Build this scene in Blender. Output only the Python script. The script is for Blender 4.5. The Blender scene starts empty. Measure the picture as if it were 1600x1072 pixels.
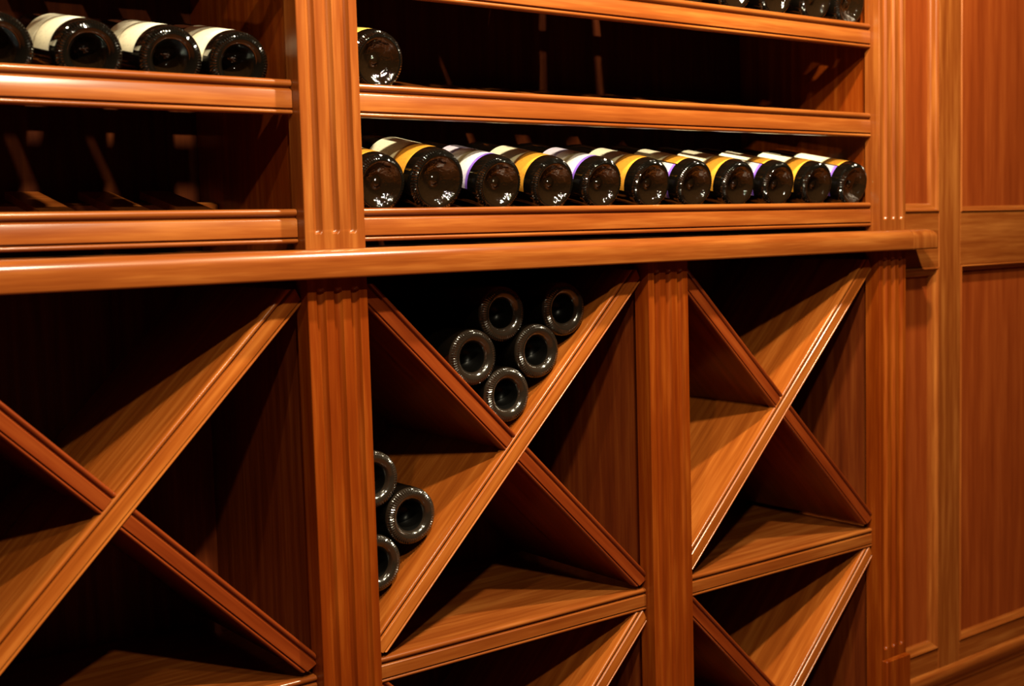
import bpy, bmesh, math, random
from mathutils import Vector, Matrix
random.seed(7)
PI = math.pi
ZO = 1.20            # height of the eye line above the floor; all heights below are relative to it
scn = bpy.context.scene
COL = scn.collection

# ------------------------------------------------------------------ camera
F_PX = 1940.7
YAW, PITCH, ROLL = math.radians(-37.1387), math.radians(4.9957), math.radians(-1.6248)
fw = Vector((-math.sin(YAW)*math.cos(PITCH), math.cos(YAW)*math.cos(PITCH), -math.sin(PITCH)))
rt = Vector((math.cos(YAW), math.sin(YAW), 0)); up = rt.cross(fw)
r2 = rt*math.cos(ROLL)+up*math.sin(ROLL); u2 = -rt*math.sin(ROLL)+up*math.cos(ROLL)
cd = bpy.data.cameras.new('camera'); cam = bpy.data.objects.new('camera', cd); COL.objects.link(cam)
M = Matrix.Identity(4)
for i in range(3):
    M[i][0] = r2[i]; M[i][1] = u2[i]; M[i][2] = -fw[i]
M[0][3], M[1][3], M[2][3] = 0, -1.35, ZO
cam.matrix_world = M
cd.sensor_width = 36; cd.sensor_fit = 'HORIZONTAL'; cd.lens = 36*F_PX/1600
cd.clip_start = .05; cd.clip_end = 50
cd.dof.use_dof = True; cd.dof.focus_distance = 1.72; cd.dof.aperture_fstop = 5.0
scn.camera = cam

# ------------------------------------------------------------------ world, lamps, exposure
w = bpy.data.worlds.new('world'); scn.world = w; w.use_nodes = True
w.node_tree.nodes['Background'].inputs[0].default_value = (1.0, .62, .35, 1)
w.node_tree.nodes['Background'].inputs[1].default_value = .006
def lamp(loc, power, rad, col=(1, .87, .60)):
    l = bpy.data.lights.new('ceiling_lamp', 'POINT'); l.energy = power; l.shadow_soft_size = rad; l.color = col
    o = bpy.data.objects.new('ceiling_lamp', l); COL.objects.link(o); o.location = (loc[0], loc[1], loc[2]+ZO)
lamp((-.10, -2.00, 1.36), 72, .035)
lamp((.70, -.95, 1.02), 92, .028)
lamp((1.40, -.52, 1.04), 92, .028)
lamp((-.30, -1.15, 1.38), 26, .028)
scn.view_settings.view_transform = 'Standard'; scn.view_settings.look = 'None'
scn.view_settings.gamma = 1; scn.view_settings.use_curve_mapping = False
scn.view_settings.exposure = 1.0

# ------------------------------------------------------------------ materials
def lin(h):
    c = [int(h[i:i+2], 16)/255 for i in (0, 2, 4)]
    return [((x+.055)/1.055)**2.4 if x > .04045 else x/12.92 for x in c]+[1]
def nd(nt, t, **k):
    n = nt.nodes.new(t)
    for a, b in k.items():
        setattr(n, a, b)
    return n
def wood(name, rot, dark=(.098, .0175, .0024), mid=(.162, .0385, .0058), lite=(.250, .077, .0140), rough=.28, band=38, spec=.14, coat=.30):
    m = bpy.data.materials.new(name); m.use_nodes = True; nt = m.node_tree; L = nt.links.new
    bs = nt.nodes['Principled BSDF']
    tc = nd(nt, 'ShaderNodeTexCoord'); oi = nd(nt, 'ShaderNodeObjectInfo')
    r = nd(nt, 'ShaderNodeMapping'); r.inputs['Rotation'].default_value = rot; L(tc.outputs['Object'], r.inputs[0])
    off = nd(nt, 'ShaderNodeVectorMath', operation='SCALE'); cmb = nd(nt, 'ShaderNodeCombineXYZ')
    for i in range(3): L(oi.outputs['Random'], cmb.inputs[i])
    L(cmb.outputs[0], off.inputs[0]); off.inputs['Scale'].default_value = 17.3
    ad = nd(nt, 'ShaderNodeVectorMath', operation='ADD'); L(r.outputs[0], ad.inputs[0]); L(off.outputs[0], ad.inputs[1])
    def noise(sc, scale, det, rg=.55):
        s = nd(nt, 'ShaderNodeVectorMath', operation='MULTIPLY'); s.inputs[1].default_value = sc; L(ad.outputs[0], s.inputs[0])
        n = nd(nt, 'ShaderNodeTexNoise'); n.inputs['Scale'].default_value = scale; n.inputs['Detail'].default_value = det
        n.inputs['Roughness'].default_value = rg; L(s.outputs[0], n.inputs['Vector']); return n
    # grain runs along the local X axis after the rotation
    n1 = noise((.05, 1, 1), band*2.0, 3); n2 = noise((.9, 6, 6), 9, 2); n3 = noise((.06, 1, 1), 330, 2)
    mx = nd(nt, 'ShaderNodeMath', operation='MULTIPLY_ADD'); L(n2.outputs[0], mx.inputs[0]); mx.inputs[1].default_value = .24; L(n1.outputs[0], mx.inputs[2])
    m3 = nd(nt, 'ShaderNodeMath', operation='MULTIPLY_ADD'); L(n3.outputs[0], m3.inputs[0]); m3.inputs[1].default_value = .22; L(mx.outputs[0], m3.inputs[2])
    cr = nd(nt, 'ShaderNodeValToRGB'); e = cr.color_ramp.elements
    e[0].position = .39; e[0].color = (*dark, 1); e[1].position = 1.06; e[1].color = (*lite, 1)
    q = e.new(.72); q.color = (*mid, 1)
    L(m3.outputs[0], cr.inputs[0])
    L(cr.outputs[0], bs.inputs['Base Color'])
    mr = nd(nt, 'ShaderNodeMapRange'); L(n1.outputs[0], mr.inputs[0]); mr.inputs[3].default_value = rough-.05; mr.inputs[4].default_value = rough+.09
    L(mr.outputs[0], bs.inputs['Roughness'])
    bs.inputs['Coat Weight'].default_value = coat; bs.inputs['Coat Roughness'].default_value = .19
    bs.inputs['Specular IOR Level'].default_value = spec
    bp = nd(nt, 'ShaderNodeBump'); bp.inputs['Strength'].default_value = .12; bp.inputs['Distance'].default_value = .0006
    L(n3.outputs[0], bp.inputs['Height']); L(bp.outputs[0], bs.inputs['Normal'])
    return m
WX = wood('mahogany_grain_across', (0, 0, 0))
WZ = wood('mahogany_grain_upright', (0, PI/2, 0))
WP = wood('mahogany_panel_upright', (0, PI/2, 0), dark=(0.1050, 0.0149, 0.0022), mid=(0.1610, 0.0267, 0.0039), lite=(0.2170, 0.0434, 0.0066), rough=.36, band=20)
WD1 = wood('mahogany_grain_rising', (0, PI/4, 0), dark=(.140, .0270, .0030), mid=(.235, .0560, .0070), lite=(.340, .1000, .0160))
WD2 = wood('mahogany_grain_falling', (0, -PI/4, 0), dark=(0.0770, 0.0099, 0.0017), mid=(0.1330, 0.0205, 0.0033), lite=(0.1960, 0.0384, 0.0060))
def plain(name, col, rough=.5, spec=.5, coat=0, bump=None):
    m = bpy.data.materials.new(name); m.use_nodes = True; bs = m.node_tree.nodes['Principled BSDF']
    bs.inputs['Base Color'].default_value = (*col, 1); bs.inputs['Roughness'].default_value = rough
    bs.inputs['Specular IOR Level'].default_value = spec; bs.inputs['Coat Weight'].default_value = coat
    bs.inputs['Coat Roughness'].default_value = .04
    if bump:
        nt = m.node_tree; n = nd(nt, 'ShaderNodeTexNoise'); n.inputs['Scale'].default_value = bump[0]; n.inputs['Detail'].default_value = 3
        tc = nd(nt, 'ShaderNodeTexCoord'); nt.links.new(tc.outputs['Object'], n.inputs['Vector'])
        b = nd(nt, 'ShaderNodeBump'); b.inputs['Strength'].default_value = bump[1]; b.inputs['Distance'].default_value = bump[2]
        nt.links.new(n.outputs[0], b.inputs['Height']); nt.links.new(b.outputs[0], bs.inputs['Normal'])
        nt.links.new(b.outputs[0], bs.inputs['Coat Normal'])
    return m
GLASS = plain('dark_bottle_glass', (.0025, .0018, .0012), .07, .6, .5, (45, .25, .0012))
GBASE = plain('brown_glass_base', (.0065, .0030, .0012), .05, .55, .3, (110, .6, .003))
GRIM = plain('scuffed_glass_rim', (.0125, .0082, .0055), .15, .6, .5, (150, .4, .001))
GHOLE = plain('black_glass_punt', (.0012, .0010, .0008), .35, .15, 0)
FOIL = plain('dark_neck_foil', (.05, .008, .008), .35)
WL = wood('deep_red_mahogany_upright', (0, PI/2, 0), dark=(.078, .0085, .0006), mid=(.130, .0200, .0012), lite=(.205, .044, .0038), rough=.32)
WI = wood('shaded_inner_mahogany', (0, PI/2, 0), dark=(.045, .0060, .0006), mid=(.085, .0135, .0013), lite=(.130, .027, .003), rough=.55, spec=.12, coat=0)  # unlit bay interior: shade put into a darker copy of the upright wood
WB = wood('shaded_back_board', (0, PI/2, 0), dark=(.022, .0035, .0004), mid=(.036, .0060, .0007), lite=(.055, .0110, .0012), rough=.7, spec=.05, coat=0)  # shade behind the shelves painted in as a near-black wood tone
FLOOR = wood('floor_wood', (0, 0, 0), rough=.5)

# ------------------------------------------------------------------ object helpers
def thing(name, label, cat, loc, group=None, kind=None):
    o = bpy.data.objects.new(name, None); COL.objects.link(o); o.empty_display_size = .05
    o.location = (loc[0], loc[1], loc[2]+ZO)
    if label: o['label'] = label
    if cat: o['category'] = cat
    if group: o['group'] = group
    if kind: o['kind'] = kind
    return o
def wloc(o):
    v = Vector((0, 0, 0))
    while o: v += o.location; o = o.parent
    return v
def obj(name, vf, mat, parent=None, smooth=False, label=None, local=False, bevel=0):
    verts, faces = vf
    org = Vector((0, 0, 0)) if local else ((wloc(parent) if parent else Vector((0, 0, 0))) - Vector((0, 0, ZO)))
    me = bpy.data.meshes.new(name)
    me.from_pydata([Vector(v)-org for v in verts], [], faces); me.update()
    bm = bmesh.new(); bm.from_mesh(me); bmesh.ops.recalc_face_normals(bm, faces=bm.faces)
    if bevel:
        bmesh.ops.bevel(bm, geom=bm.edges[:], offset=bevel, segments=1, affect='EDGES')
    bm.to_mesh(me); bm.free()
    for m in (mat if isinstance(mat, (list, tuple)) else [mat]): me.materials.append(m)
    if smooth:
        me.polygons.foreach_set('use_smooth', [True]*len(me.polygons))
        try: me.set_sharp_from_angle(angle=math.radians(38))
        except Exception: pass
    o = bpy.data.objects.new(name, me); COL.objects.link(o)
    if parent: o.parent = parent
    if label: o['label'] = label
    return o
def join(*vfs):
    V, Fc = [], []
    for v, f in vfs:
        n = len(V); V += list(v); Fc += [[i+n for i in q] for q in f]
    return V, Fc
def box(x0, x1, y0, y1, z0, z1):
    v = [(x, y, z) for z in (z0, z1) for y in (y0, y1) for x in (x0, x1)]
    return v, [(0, 1, 3, 2), (4, 5, 7, 6), (0, 1, 5, 4), (2, 3, 7, 6), (0, 2, 6, 4), (1, 3, 7, 5)]
def extrude(prof, fn, a, b, cuts=1):
    """prof: closed list of (u, v); fn(t, u, v) -> xyz; extruded t from a to b with caps"""
    n = len(prof); V = []; Fc = []
    for k in range(cuts+1):
        t = a+(b-a)*k/cuts
        V += [fn(t, u, v) for u, v in prof]
    for k in range(cuts):
        for i in range(n):
            j = (i+1) % n
            Fc.append((k*n+i, k*n+j, (k+1)*n+j, (k+1)*n+i))
    Fc.append(tuple(range(n))); Fc.append(tuple(range(cuts*n, cuts*n+n)))
    return V, Fc
def bead_profile(h, t):
    """moulded strip: (y, z) closed; z 0..h, front towards -y at 0, back at t. Bead, groove, flat face, groove, bead."""
    P = [(t, 0)]
    def bead(z0, z1, dep, n=7):
        c = (z0+z1)/2; rr = (z1-z0)/2
        for i in range(n+1):
            a = -PI/2+PI*i/n
            P.append((dep*(1-math.cos(a)), c+rr*math.sin(a)))
    g = .0032
    bead(0, .135*h, .0035)
    P.append((g+.0012, .138*h)); P.append((g+.0012, .158*h))
    P.append((.0012, .172*h)); P.append((.0004, .19*h)); P.append((.0004, .665*h)); P.append((.0012, .69*h))
    P.append((g, .72*h)); P.append((g+.0016, .73*h)); P.append((g+.0016, .775*h))
    bead(.78*h, h, .0045)
    P.append((t, h))
    return P

# ------------------------------------------------------------------ measured layout (metres; y = 0 is the pilaster face)
P1 = (.7137, .7977); P2 = (1.2805, 1.3632); P3 = (1.8379, 1.9140); P0 = (.150, .234)
YR = .0175                      # face of shelf rails and lattice strips
BACK = .330
ZT, ZC, ZB = -.0565, -.2985, -.546    # lower bays: top, crossing, shelf
CT, CBOT = -.0115, -.0472       # counter top / bottom
OV = .025                       # counter overhang
REC = .010                      # side walls stand this far behind the pilaster edges
FLOORZ = -1.2

# ------------------------------------------------------------------ setting: floor and the panelled wall
fl = obj('floor', box(-2.5, 3.6, -3.2, .6, FLOORZ-.04, FLOORZ), FLOOR); fl['kind'] = 'structure'
WY = .030
wl = obj('wall_right', box(1.914, 3.2, WY+.020, WY+.06, FLOORZ, 1.3), WP); wl['kind'] = 'structure'
wl['label'] = 'mahogany panelled wall to the right of the wine racks'
def wpart(name, vf, mat=WP, label=None, smooth=False, bevel=0):
    return obj(name, vf, mat, wl, smooth=smooth, label=label, bevel=bevel)
NX0, NX1 = 1.914, 2.060          # narrow panel opening
BX0, BX1 = 2.130, 2.760          # wide panel opening
UZ0, UZ1 = .018, 1.2
LZ0, LZ1 = -.823, -.083
wpart('stile', box(NX1, BX0, WY, WY+.0205, -.865, 1.29), WZ, bevel=.0012)
wpart('stile', box(BX1, 2.86, WY, WY+.0205, -.865, 1.29), WZ, bevel=.0012)
for x0, x1 in ((NX0, NX1), (BX0, BX1)):
    wpart('rail', box(x0, x1, WY+.0006, WY+.0205, LZ1, UZ0), WX, bevel=.0008)
    wpart('rail', box(x0, x1, WY+.0006, WY+.0205, -.865, LZ0), WX, bevel=.0008)
    wpart('rail', box(x0, x1, WY+.0006, WY+.0205, UZ1, 1.29), WX, bevel=.0008)
    for z0, z1 in ((UZ0, UZ1), (LZ0, LZ1)):
        wpart('panel', box(x0-.0, x1, WY+.014, WY+.0202, z0, z1), WP)
        # mitred moulding round the opening: four strips, (inset, depth) profile
        wd = .018 if x0 == NX0 else .012
        pr = [(0, .0206), (0, .0006), (wd*.08, -.0012), (wd*.2, -.0020), (wd*.36, -.0004), (wd*.42, .0022), (wd*.55, .0036), (wd*.72, .0044), (wd*.88, .0070), (wd, .0110), (wd, .0141)]
        cs = [(x0, z0), (x1, z0), (x1, z1), (x0, z1)]; dr_ = [(1, 1), (-1, 1), (-1, -1), (1, -1)]
        for i in range(4):
            j = (i+1) % 4; V = []; Fc = []; n = len(pr)
            for q in (i, j): V += [(cs[q][0]+dr_[q][0]*u, WY+d, cs[q][1]+dr_[q][1]*u) for u, d in pr]
            Fc = [(k, k+1, n+k+1, n+k) for k in range(n-1)]+[tuple(range(n)), tuple(range(n, 2*n))]
            wpart('moulding', (V, Fc), WX if i % 2 == 0 else WZ, smooth=True)
# base cap and skirting board
cap = [(.021, -.902), (.0, -.902), (-.001, -.893), (-.005, -.889), (-.010, -.880), (-.011, -.872), (-.008, -.866), (-.002, -.864), (.002, -.861), (.021, -.861)]
wpart('base_cap', extrude(cap, lambda t, y, z: (t, WY+y, z), 1.914, 3.2), WX, smooth=True)
wpart('skirting_board', box(1.914, 3.2, WY+.004, WY+.0205, FLOORZ+.001, -.9022), WX)

# ------------------------------------------------------------------ fluted pilasters
def pilaster(x0, x1, z0, z1, fz0, fz1, label, yb=.030, plinth=False, flx=.024):
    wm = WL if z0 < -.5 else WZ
    t = thing('fluted_pilaster', label, 'pilaster', ((x0+x1)/2, 0, z0))
    cx = (x0+x1)/2; R = .0056; FL = [cx-flx, cx, cx+flx]
    xs = {x0+.0008, x1-.0008}
    for c in FL:
        for k in range(-7, 8): xs.add(round(c+R*1.12*k/7, 6))
    xs = sorted(xs)
    zs = {z0, z1}
    for e, s in ((fz0, 1), (fz1, -1)):
        for k in range(9): zs.add(round(e+s*(-R*1.12+R*2.2*k/8), 6))
    zs = sorted(z for z in zs if z0 <= z <= z1)
    def dep(x, z):
        d = 0
        for c in FL:
            dz = max(fz0+R-z, 0, z-(fz1-R)); q = (x-c)**2+dz*dz
            if q < R*R: d = max(d, .9*math.sqrt(R*R-q))
        return d
    V = [(x, dep(x, z), z) for z in zs for x in xs]; nx = len(xs); Fc = []
    for j in range(len(zs)-1):
        for i in range(nx-1): Fc.append((j*nx+i, j*nx+i+1, (j+1)*nx+i+1, (j+1)*nx+i))
    b = len(V)      # chamfered edges, sides and back
    for z in (z0, z1): V += [(x0, .0008, z), (x0, yb, z), (x1, yb, z), (x1, .0008, z)]
    top = (len(zs)-1)*nx
    Fc += [(0, top, b+4, b), (b, b+4, b+5, b+1), (b+1, b+5, b+6, b+2), (b+2, b+6, b+7, b+3), (b+3, b+7, top+nx-1, nx-1)]
    Fc += [[b, b+1, b+2, b+3]+list(range(nx-1, -1, -1)), [b+4, b+5, b+6, b+7]+list(range(top+nx-1, top-1, -1))]
    obj('fluted_board', (V, Fc), wm, t, smooth=True)
    if plinth:
        obj('plinth_block', box(x0+.003, x1-.003, -.012, -.0001, z0, -.787), wm, t, bevel=.0015)
    return t
UZ = .66
pilaster(*P1, CT+.0002, UZ, .007, UZ-.05, 'fluted mahogany pilaster above the counter, between the two banks of bottle shelves')
pilaster(*P3, CT+.0002, UZ, .007, UZ-.05, 'fluted mahogany pilaster above the counter, at the right end of the bottle shelves', flx=.0225)
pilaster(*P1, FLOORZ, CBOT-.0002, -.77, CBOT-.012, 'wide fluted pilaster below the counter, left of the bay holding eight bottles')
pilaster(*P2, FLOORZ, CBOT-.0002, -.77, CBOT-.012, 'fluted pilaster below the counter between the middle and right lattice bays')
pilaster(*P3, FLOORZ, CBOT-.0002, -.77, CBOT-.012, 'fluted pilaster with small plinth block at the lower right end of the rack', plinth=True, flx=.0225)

# ------------------------------------------------------------------ counter ledge
tc = thing('counter', 'long mahogany counter ledge with rounded front edge running across both racks', 'counter', (1.0, 0, CBOT))
RN = .0150
def nose(y0, ztop, zbot, yback):
    P = [(yback, zbot), (y0+.003, zbot)]
    P += [(y0+.003-.003*math.sin(a), zbot+.003-.003*math.cos(a)) for a in (PI/6, PI/3, PI/2)]
    P += [(y0+RN-RN*math.cos(a), ztop-RN+RN*math.sin(a)) for a in [i*PI/2/7 for i in range(8)]]
    P += [(yback, ztop)]
    return P
NP_ = nose(-OV, CT, CBOT, BACK)
obj('counter_board', extrude(NP_, lambda t, y, z: (t, y, z), .02, 1.9015), WX, tc, smooth=True)
# end block past the pilaster, its outer end rounded over like the nosing
V = []; Fc = []; st = [(1.9024, 0), (1.960, 0)]+[(1.960+RN*math.sin(a), RN*(1-math.cos(a))) for a in [i*PI/2/5 for i in range(1, 6)]]
NE = nose(-OV, CT, CBOT, WY-.0005); n = len(NE)
for x, dz in st:
    V += [(x, y, min(z, CT-dz)) for y, z in NE]
for k in range(len(st)-1):
    for i in range(n):
        j = (i+1) % n; Fc.append((k*n+i, k*n+j, (k+1)*n+j, (k+1)*n+i))
Fc += [tuple(range(n)), tuple(range((len(st)-1)*n, len(st)*n))]
obj('end_block', (V, Fc), WZ, tc, smooth=True, label='lighter end grain block')

# ------------------------------------------------------------------ upper shelf cabinets
RH = .042
RAILZ = [-.0036, .1520, .3060, .4610]
TILT = math.radians(11.5)          # bottles lie neck up, bases against the front rail
AY = .0275
def shelf_cabinet(x0, x1, label, slots, rise, gaps, r):
    """x0, x1: clear width between pilasters; slots: bottle axes; rise: axis height over the rail top; slat width per shelf"""
    t = thing('shelf_cabinet', label, 'wine rack', ((x0+x1)/2, .03, CT+.0004))
    a, b = x0-REC, x1+REC
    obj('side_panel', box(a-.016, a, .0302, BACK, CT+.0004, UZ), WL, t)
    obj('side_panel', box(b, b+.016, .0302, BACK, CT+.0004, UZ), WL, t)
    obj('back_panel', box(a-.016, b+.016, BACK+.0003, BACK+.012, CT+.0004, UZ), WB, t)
    obj('top_panel', box(a+.0003, b-.0003, .0302, BACK-.0003, UZ-.02, UZ-.001), WX, t)
    c, sn = math.cos(TILT), math.sin(TILT)
    for z, gap in zip(RAILZ, gaps):
        sh = obj('shelf', extrude(bead_profile(RH, .011), lambda q, y, zz: (q, YR+y, z+zz), x0+.0006, x1-.0006), WX, t, smooth=True)
        h = r+.0002
        az = z+RH+rise
        def line(s_, n_): return (AY+s_*c-n_*sn, az+s_*sn+n_*c)     # along / across the sloping shelf
        s0 = (.0300-AY-h*sn)/c
        for q in slots:                       # one slat under each bottle, open between them
            e0, e1 = max(q-gap/2, a+.0004), min(q+gap/2, b-.0004)
            if e1-e0 < .004: continue
            pf = [line(s0, -h), line(.288, -h), line(.288, -h-.010), line(s0+.004, -h-.010)]
            V = [(x, y, zz) for x in (e0, e1) for y, zz in pf]
            obj('slat', (V, [(0, 1, 2, 3), (4, 5, 6, 7), (0, 1, 5, 4), (1, 2, 6, 5), (2, 3, 7, 6), (3, 0, 4, 7)]), WX, sh)
        pf = [line(.235, -h-.0102), line(.255, -h-.0102), line(.255, -h-.026), line(.235, -h-.026)]
        V = [(x, y, zz) for x in (a+.0004, b-.0004) for y, zz in pf]
        obj('rear_rail', (V, [(0, 1, 2, 3), (4, 5, 6, 7), (0, 1, 5, 4), (1, 2, 6, 5), (2, 3, 7, 6), (3, 0, 4, 7)]), WX, sh)
    return t
LEFT_X = [.2860, .3790, .4755, .5690, .6530]
RIGHT_X = [.8405, .9300, 1.0315, 1.1275, 1.2205, 1.3200, 1.4135, 1.5125, 1.6095, 1.7080, 1.8060]
shelf_cabinet(P0[1], P1[0], 'left bank of bottle shelves above the counter, one row of white-labelled bottles', LEFT_X, .0150, (.042, .042, .042, .042), .0385)
shelf_cabinet(P1[1], P3[0], 'wide right bank of bottle shelves above the counter, holding the long row of bottles', RIGHT_X, .0300, (.056, .056, .056, .090), .0395)

# ------------------------------------------------------------------ lower lattice bays
SH = .0335; TK = .029; BT = .022
def diag_fn(cx, cz, s):
    """t along the strip, y, v across; s=+1 rising to the right, -1 falling"""
    q = math.sqrt(.5)
    def fn(t, y, v):
        return (cx+q*t-s*q*v, y, cz+s*q*t+q*v)
    return fn
def lattice_bay(x0, x1, label):
    t = thing('lattice_bay', label, 'wine rack', ((x0+x1)/2, .03, FLOORZ))
    a, b = x0-REC, x1+REC; cx = (x0+x1)/2
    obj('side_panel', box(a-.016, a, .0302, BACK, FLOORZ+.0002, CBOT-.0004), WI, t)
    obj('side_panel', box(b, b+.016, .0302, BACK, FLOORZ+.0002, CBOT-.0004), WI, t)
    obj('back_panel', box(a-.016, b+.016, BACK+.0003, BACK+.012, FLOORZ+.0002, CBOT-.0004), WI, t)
    zt = ZT; half = (x1-x0)/2
    prof = bead_profile(TK, .0135)
    for tier in (0, 1):
        zc = ZC if tier == 0 else ZB-SH-half
        sh = obj('shelf', box(a+.0003, b-.0003, .0302, BACK-.0003, ZB-SH+.004-tier*.519, ZB-.0008-tier*.519), WX, t)
        obj('edge_strip', extrude(bead_profile(SH, .0125), lambda q, y, z: (q, YR+y, ZB-SH-tier*.519+z), x0+.0005, x1-.0005), WX, sh, smooth=True)
        L = half*math.sqrt(2)-TK/2-.002
        # rising divider: one long board and strip, in front
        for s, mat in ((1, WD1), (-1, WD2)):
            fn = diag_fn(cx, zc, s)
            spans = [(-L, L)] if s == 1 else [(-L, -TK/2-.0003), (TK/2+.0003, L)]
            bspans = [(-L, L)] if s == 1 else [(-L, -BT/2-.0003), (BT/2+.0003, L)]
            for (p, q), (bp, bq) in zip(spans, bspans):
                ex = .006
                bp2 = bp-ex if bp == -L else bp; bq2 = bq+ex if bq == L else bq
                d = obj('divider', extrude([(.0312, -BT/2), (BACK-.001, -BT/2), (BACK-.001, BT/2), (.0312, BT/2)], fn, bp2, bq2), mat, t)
                pv = [(y+YR, z-TK/2) for y, z in prof]
                # strip ends cut upright against the pilasters
                V, Fc = extrude(pv, fn, p, q); nn = len(pv); V = [Vector(v) for v in V]
                for idx in range(len(V)):
                    end = p if idx < nn else q
                    if abs(end) == L:
                        y, v_ = pv[idx % nn]
                        tgt = x0+.0006 if end < 0 else x1-.0006
                        tt = (tgt-cx+s*math.sqrt(.5)*v_)/math.sqrt(.5)
                        z = fn(tt, y, v_)[2]
                        zlo, zhi = zc-half+.0006, zc+half-.0006
                        z2 = min(max(z, zlo), zhi)
                        if z2 != z:
                            tt = (z2-zc-math.sqrt(.5)*v_)/(s*math.sqrt(.5))
                        V[idx] = Vector(fn(tt, y, v_))
                obj('edge_strip', (V, Fc), mat, d, smooth=True)
    return t
lattice_bay(P0[1], P1[0], 'empty lattice bay at the lower left, its crossed dividers forming a large X')
lattice_bay(P1[1], P2[0], 'middle lattice bay below the counter, holding eight dark bottles')
lattice_bay(P2[1], P3[0], 'narrow-looking empty lattice bay at the lower right beside the end pilaster')

# ------------------------------------------------------------------ bottles
def lathe(prof, seg, mod=None):
    V = []; Fc = []; n = len(prof)
    for k in range(seg):
        a = 2*PI*k/seg
        for i, (r, y) in enumerate(prof):
            rr, yy = (r, y) if mod is None else mod(i, r, y, k)
            V.append((rr*math.cos(a), yy, rr*math.sin(a)))
    c0 = len(V); V.append((0, prof[0][1], 0)); c1 = len(V); V.append((0, prof[-1][1], 0))
    for k in range(seg):
        l = (k+1) % seg
        for i in range(n-1): Fc.append((k*n+i, k*n+i+1, l*n+i+1, l*n+i))
        Fc.append((c0, k*n, l*n)); Fc.append((c1, k*n+n-1, l*n+n-1))
    return V, Fc
def bottle_proto(kind, r=.0395):
    """axis along +y, base ring at y=0; kind: 'deep' punt or 'dimple' shallow base"""
    s = r/.0395
    if kind != 'dimple':
        p = [(.0015, .034), (.008, .0335), (.013, .030), (.0165, .023), (.0190, .014), (.0208, .008), (.0236, .0035), (.0270, .0012)]
    else:
        p = [(.0012, .0105), (.0035, .0108), (.0052, .0125), (.0070, .0140), (.0115, .0138), (.018, .0112), (.0235, .0066), (.0275, .0020), (.0300, .0003)]
    ring = [(.0305, .0001), (.0338, .0004), (.0356, .0013), (.0370, .0029), (.0381, .0052), (.0389, .0083), (.0394, .013), (.0395, .020)] if kind != 'dimple' else [(.0318, .0000), (.0338, .0006), (.0352, .0016), (.0366, .0032), (.0378, .0055), (.0387, .0085), (.0394, .013), (.0395, .020)]
    i0 = len(p)
    p = p+ring+[(.0395, .06), (.0395, .165), (.0388, .180), (.036, .197), (.030, .214), (.022, .229), (.0165, .240), (.0148, .252), (.0143, .272), (.0143, .284), (.0158, .2845), (.0158, .2885), (.0143, .289), (.0143, .2965), (.011, .2975)]
    p = [(a*s, b) for a, b in p]
    def mod(i, rr, y, k):
        if i0+1 <= i <= i0+3 and k % 2: return rr-.0010*s, y+.0008
        return rr, y
    V, Fc = lathe(p, 128, mod)
    me = bpy.data.meshes.new('glass_body'); me.from_pydata(V, [], Fc); me.update()
    bm = bmesh.new(); bm.from_mesh(me); bmesh.ops.recalc_face_normals(bm, faces=bm.faces); bm.to_mesh(me); bm.free()
    for m in (GLASS, GBASE, GRIM, GHOLE): me.materials.append(m)
    for f in me.polygons:
        f.use_smooth = not (i0 <= f.index % (len(p)+1) <= i0+3)
        c = sum((me.vertices[v].co for v in f.vertices), Vector())/len(f.vertices); q = math.hypot(c.x, c.z)/s
        if c.y < .036:
            if kind == 'deep': f.material_index = 2 if .0200 < q < .0385 and c.y < .011 else (3 if q < .0205 else 0)
            elif kind == 'dark': f.material_index = 1 if q < .0205 else 0
            else: f.material_index = 1 if q < .0305 else 0
    return me
def foil_mesh(r):
    s = r/.0395
    p = [(.0147, .262), (.0149, .2625), (.0149, .2835), (.0164, .284), (.0164, .289), (.0149, .2895), (.0149, .298), (.0100, .2985)]
    V, Fc = lathe([(a*s, b) for a, b in p], 32)
    me = bpy.data.meshes.new('neck_foil'); me.from_pydata(V, [], Fc); me.materials.append(FOIL)
    me.polygons.foreach_set('use_smooth', [True]*len(me.polygons)); return me
def label_mat(name, bands, ang=None):
    """bands along the bottle: list of (y from base in metres, sRGB hex), constant steps softened a little"""
    m = bpy.data.materials.new(name); m.use_nodes = True; nt = m.node_tree; L = nt.links.new; bs = nt.nodes['Principled BSDF']
    tcn = nd(nt, 'ShaderNodeTexCoord'); sp = nd(nt, 'ShaderNodeSeparateXYZ'); L(tcn.outputs['Object'], sp.inputs[0])
    mr = nd(nt, 'ShaderNodeMapRange'); mr.inputs[1].default_value = 0; mr.inputs[2].default_value = .2; L(sp.outputs[1], mr.inputs[0])
    cr = nd(nt, 'ShaderNodeValToRGB'); e = cr.color_ramp.elements
    e[0].position = bands[0][0]/.2; e[0].color = lin(bands[0][1]); e[1].position = bands[-1][0]/.2; e[1].color = lin(bands[-1][1])
    for y, h in bands[1:-1]:
        q = e.new(y/.2); q.color = lin(h)
    L(mr.outputs[0], cr.inputs[0]); out = cr.outputs[0]
    # small print: faint darker flecks
    n = nd(nt, 'ShaderNodeTexNoise'); n.inputs['Scale'].default_value = 260; n.inputs['Detail'].default_value = 2
    L(tcn.outputs['Object'], n.inputs['Vector'])
    r2_ = nd(nt, 'ShaderNodeMapRange'); r2_.inputs[1].default_value = .56; r2_.inputs[2].default_value = .64; r2_.inputs[3].default_value = 1; r2_.inputs[4].default_value = .82; L(n.outputs[0], r2_.inputs[0])
    mx = nd(nt, 'ShaderNodeMix', data_type='RGBA', blend_type='MULTIPLY'); mx.inputs[0].default_value = 1
    L(out, mx.inputs[6]); L(r2_.outputs[0], mx.inputs[7]); L(mx.outputs[2], bs.inputs['Base Color'])
    bs.inputs['Roughness'].default_value = .42
    return m
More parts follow.
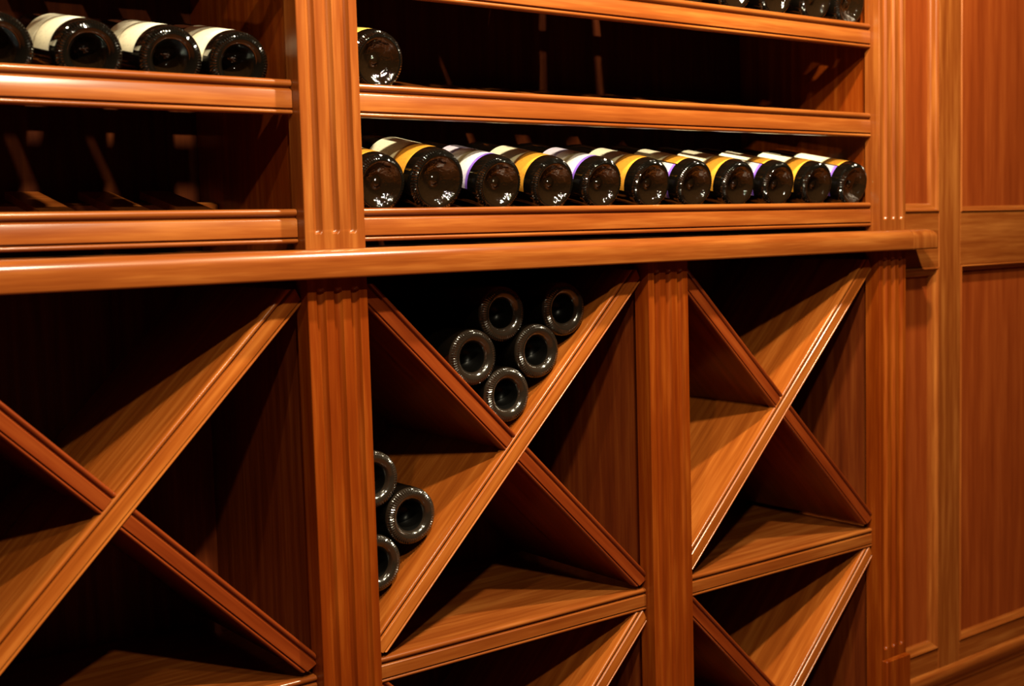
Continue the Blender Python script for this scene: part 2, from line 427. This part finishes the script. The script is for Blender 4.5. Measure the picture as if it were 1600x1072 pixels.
LM_WHITE = label_mat('white_paper', [(.02, 'e9e2cc'), (.075, 'e6dcc0'), (.076, 'b9ac90'), (.079, 'b9ac90'), (.080, 'e9e2cc'), (.12, 'e0d4b8')])
LM_GOLD = label_mat('gold_and_cream_paper', [(.02, 'd2902f'), (.052, 'cf8c2c'), (.054, '7c4a1c'), (.0575, '8c5a2a'), (.060, 'e8dcb4'), (.095, 'efe6c8'), (.13, 'efe6c8')])
LM_VIOLET = label_mat('white_paper_violet_edge', [(.02, '7a55c0'), (.028, '7a55c0'), (.031, 'd8cfe6'), (.052, 'e6e0d8'), (.056, '8a7550'), (.062, '9a8a68'), (.066, 'e6e0e0'), (.085, 'dfd6e8'), (.088, '8f78c0'), (.096, 'd8cfe0'), (.13, 'cfc0d8')])
LM_YELLOW = label_mat('yellow_paper', [(.02, 'e0b850'), (.06, 'e6c468'), (.10, 'e6c468'), (.13, 'd9a545')])
def label_mesh(mat, y0, y1, a0, a1, r):
    V = []; Fc = []; n = 28; R = r+.0003
    for i in range(n+1):
        a = math.radians(a0+(a1-a0)*i/n)
        for y in (y0, (y0+y1)/2, y1): V.append((R*math.cos(a), y, R*math.sin(a)))
    for i in range(n):
        for k in (0, 1): Fc.append((i*3+k, i*3+k+1, i*3+k+4, i*3+k+3))
    me = bpy.data.meshes.new('label'); me.from_pydata(V, [], Fc); me.materials.append(mat)
    me.polygons.foreach_set('use_smooth', [True]*len(me.polygons)); return me
_cache = {}
def bottle(x, y, z, kind, style, label, group, r=.0395, spin=0, tilt=0):
    """a copy of the prototype of this kind: shares its meshes"""
    key = (kind, style, r)
    if key not in _cache:
        root = bpy.data.objects.new('wine_bottle', None); root.empty_display_size = .03
        parts = [bpy.data.objects.new('glass_body', bottle_proto(kind, r)), bpy.data.objects.new('neck_foil', foil_mesh(r))]
        if style == 'white': parts.append(bpy.data.objects.new('label', label_mesh(LM_WHITE, .022, .120, 15, 175, r)))
        if style == 'gold': parts.append(bpy.data.objects.new('label', label_mesh(LM_GOLD, .022, .125, 35, 200, r)))
        if style == 'yellow': parts.append(bpy.data.objects.new('label', label_mesh(LM_YELLOW, .022, .120, 35, 200, r)))
        if style == 'violet': parts.append(bpy.data.objects.new('label', label_mesh(LM_VIOLET, .024, .118, 75, 190, r)))
        if style == 'both':
            parts.append(bpy.data.objects.new('label', label_mesh(LM_GOLD, .022, .125, 30, 128, r)))
            parts.append(bpy.data.objects.new('label', label_mesh(LM_VIOLET, .024, .118, 131, 215, r)))
        _cache[key] = (root, parts); first = True
    else: first = False
    root, parts = _cache[key]
    if not first:
        root = root.copy(); parts = [p.copy() for p in parts]
    COL.objects.link(root)
    for p in parts:
        COL.objects.link(p); p.parent = root
    root.location = (x, y, z+ZO)
    root.rotation_euler = (Matrix.Rotation(tilt, 3, 'X') @ Matrix.Rotation(spin, 3, 'Y')).to_euler()
    root['label'] = label; root['category'] = 'bottle'; root['group'] = group
    return root

# white labelled row on the left bank (middle shelf)
lab = ['dark bottle cut off by the left edge of the photo, in the white-labelled row',
       'second white-labelled bottle from the left, on the upper left shelf',
       'third white-labelled bottle from the left, on the upper left shelf',
       'rightmost white-labelled bottle, beside the pilaster on the upper left shelf']
for k, x in enumerate(LEFT_X[1:]):
    bottle(x, AY, .194+.0150, 'dark', 'white', lab[k], 'white-labelled bottles on the left bank', r=.0385, spin=math.radians(random.uniform(-6, 6)), tilt=TILT)
# lone bottle on the right bank
bottle(.8440, AY, .194+.0300, 'dimple', 'yellow', 'single yellow-labelled bottle lying alone at the left end of its shelf', 'bottles on the right bank', r=.0395, tilt=TILT)
# the long row
names = ['partly hidden bottle just right of the fluted pilaster, first in the long row',
 'second bottle of the long row, largest base, gold and cream label',
 'third bottle of the long row, first with a violet-edged white label',
 'fourth bottle of the long row, gold and cream label, between two violet-edged labels',
 'fifth bottle of the long row, second one showing only a violet-edged white label',
 'sixth bottle of the long row, at its middle, gold and cream label',
 'seventh bottle of the long row, fifth from the right end, gold and violet-edged labels',
 'fourth bottle from the right end of the long row, gold and cream label',
 'third bottle from the right end of the long row, gold and violet-edged labels',
 'second bottle from the right end of the long row, gold and cream label',
 'rightmost bottle of the long row, beside the right side wall']
sty = ['gold', 'gold', 'violet', 'gold', 'violet', 'gold', 'both', 'gold', 'both', 'gold', 'both']
for k, x in enumerate(RIGHT_X):
    r = .0435 if k == 1 else .0395
    bottle(x, AY, .0384+.0300+(r-.0395)/math.cos(TILT), 'dimple', sty[k], names[k], 'bottles in the long row above the counter', r=r, spin=math.radians([0, 0, -4, 0, 3, 2, -3, 1, 3, -2, 0][k]), tilt=TILT)
# the row cut off by the top of the photo
for k, x in enumerate([RIGHT_X[7], RIGHT_X[8], RIGHT_X[9], 1.7990]):
    bottle(x, AY, .348+.0300, 'dimple', 'plain', ['leftmost of the four dark bottles on the topmost shelf at the upper right', 'second from left of the four dark bottles on the topmost shelf',
            'third from left of the four dark bottles on the topmost shelf', 'rightmost of the four dark bottles on the topmost shelf, nearest the side wall'][k], 'bottles on the topmost shelf', tilt=TILT)
# the rest of that row lies above the photo's edge; it shades the back of the shelf below
for k, x in enumerate(RIGHT_X[:7]):
    bottle(x, AY, .348+.0300, 'dimple', 'plain', 'dark bottle on the topmost shelf, %s from the left pilaster, above the photo edge' % ['first', 'second', 'third', 'fourth', 'fifth', 'sixth', 'seventh'][k], 'bottles on the topmost shelf', tilt=TILT)
# five in the upper V of the middle lattice bay
D = .0563; bx, bz = 1.0400, -.2245
for (i, j, s) in ((0, 0, 'bottom bottle of the five stacked in the V of the middle bay'), (-1, 1, 'left bottle of the five stacked in the V of the middle bay'),
                (1, 1, 'right of centre bottle among the five in the V, touching the rising divider'), (0, 2, 'topmost left bottle of the five in the V of the middle bay'),
                (2, 2, 'upper right bottle of the five, set apart up the rising divider')):
    bottle(bx+i*D, .033+(.006 if j == 2 else 0), bz+j*D+(.001 if j else 0), 'deep', 'plain', s, 'bottles in the V of the middle lattice bay')
# three at the left of the middle bay
for x, y, z, s in ((.8280, .052, -.4320, 'lowest of the three bottles half hidden behind the left pilaster of the middle bay'),
                   (.8845, .050, -.3755, 'fully visible bottle of the three at the left of the middle bay'),
                   (.8280, .052, -.3185, 'uppermost of the three bottles half hidden behind the left pilaster of the middle bay')):
    bottle(x, y, z, 'deep', 'plain', s, 'bottles at the left of the middle lattice bay')
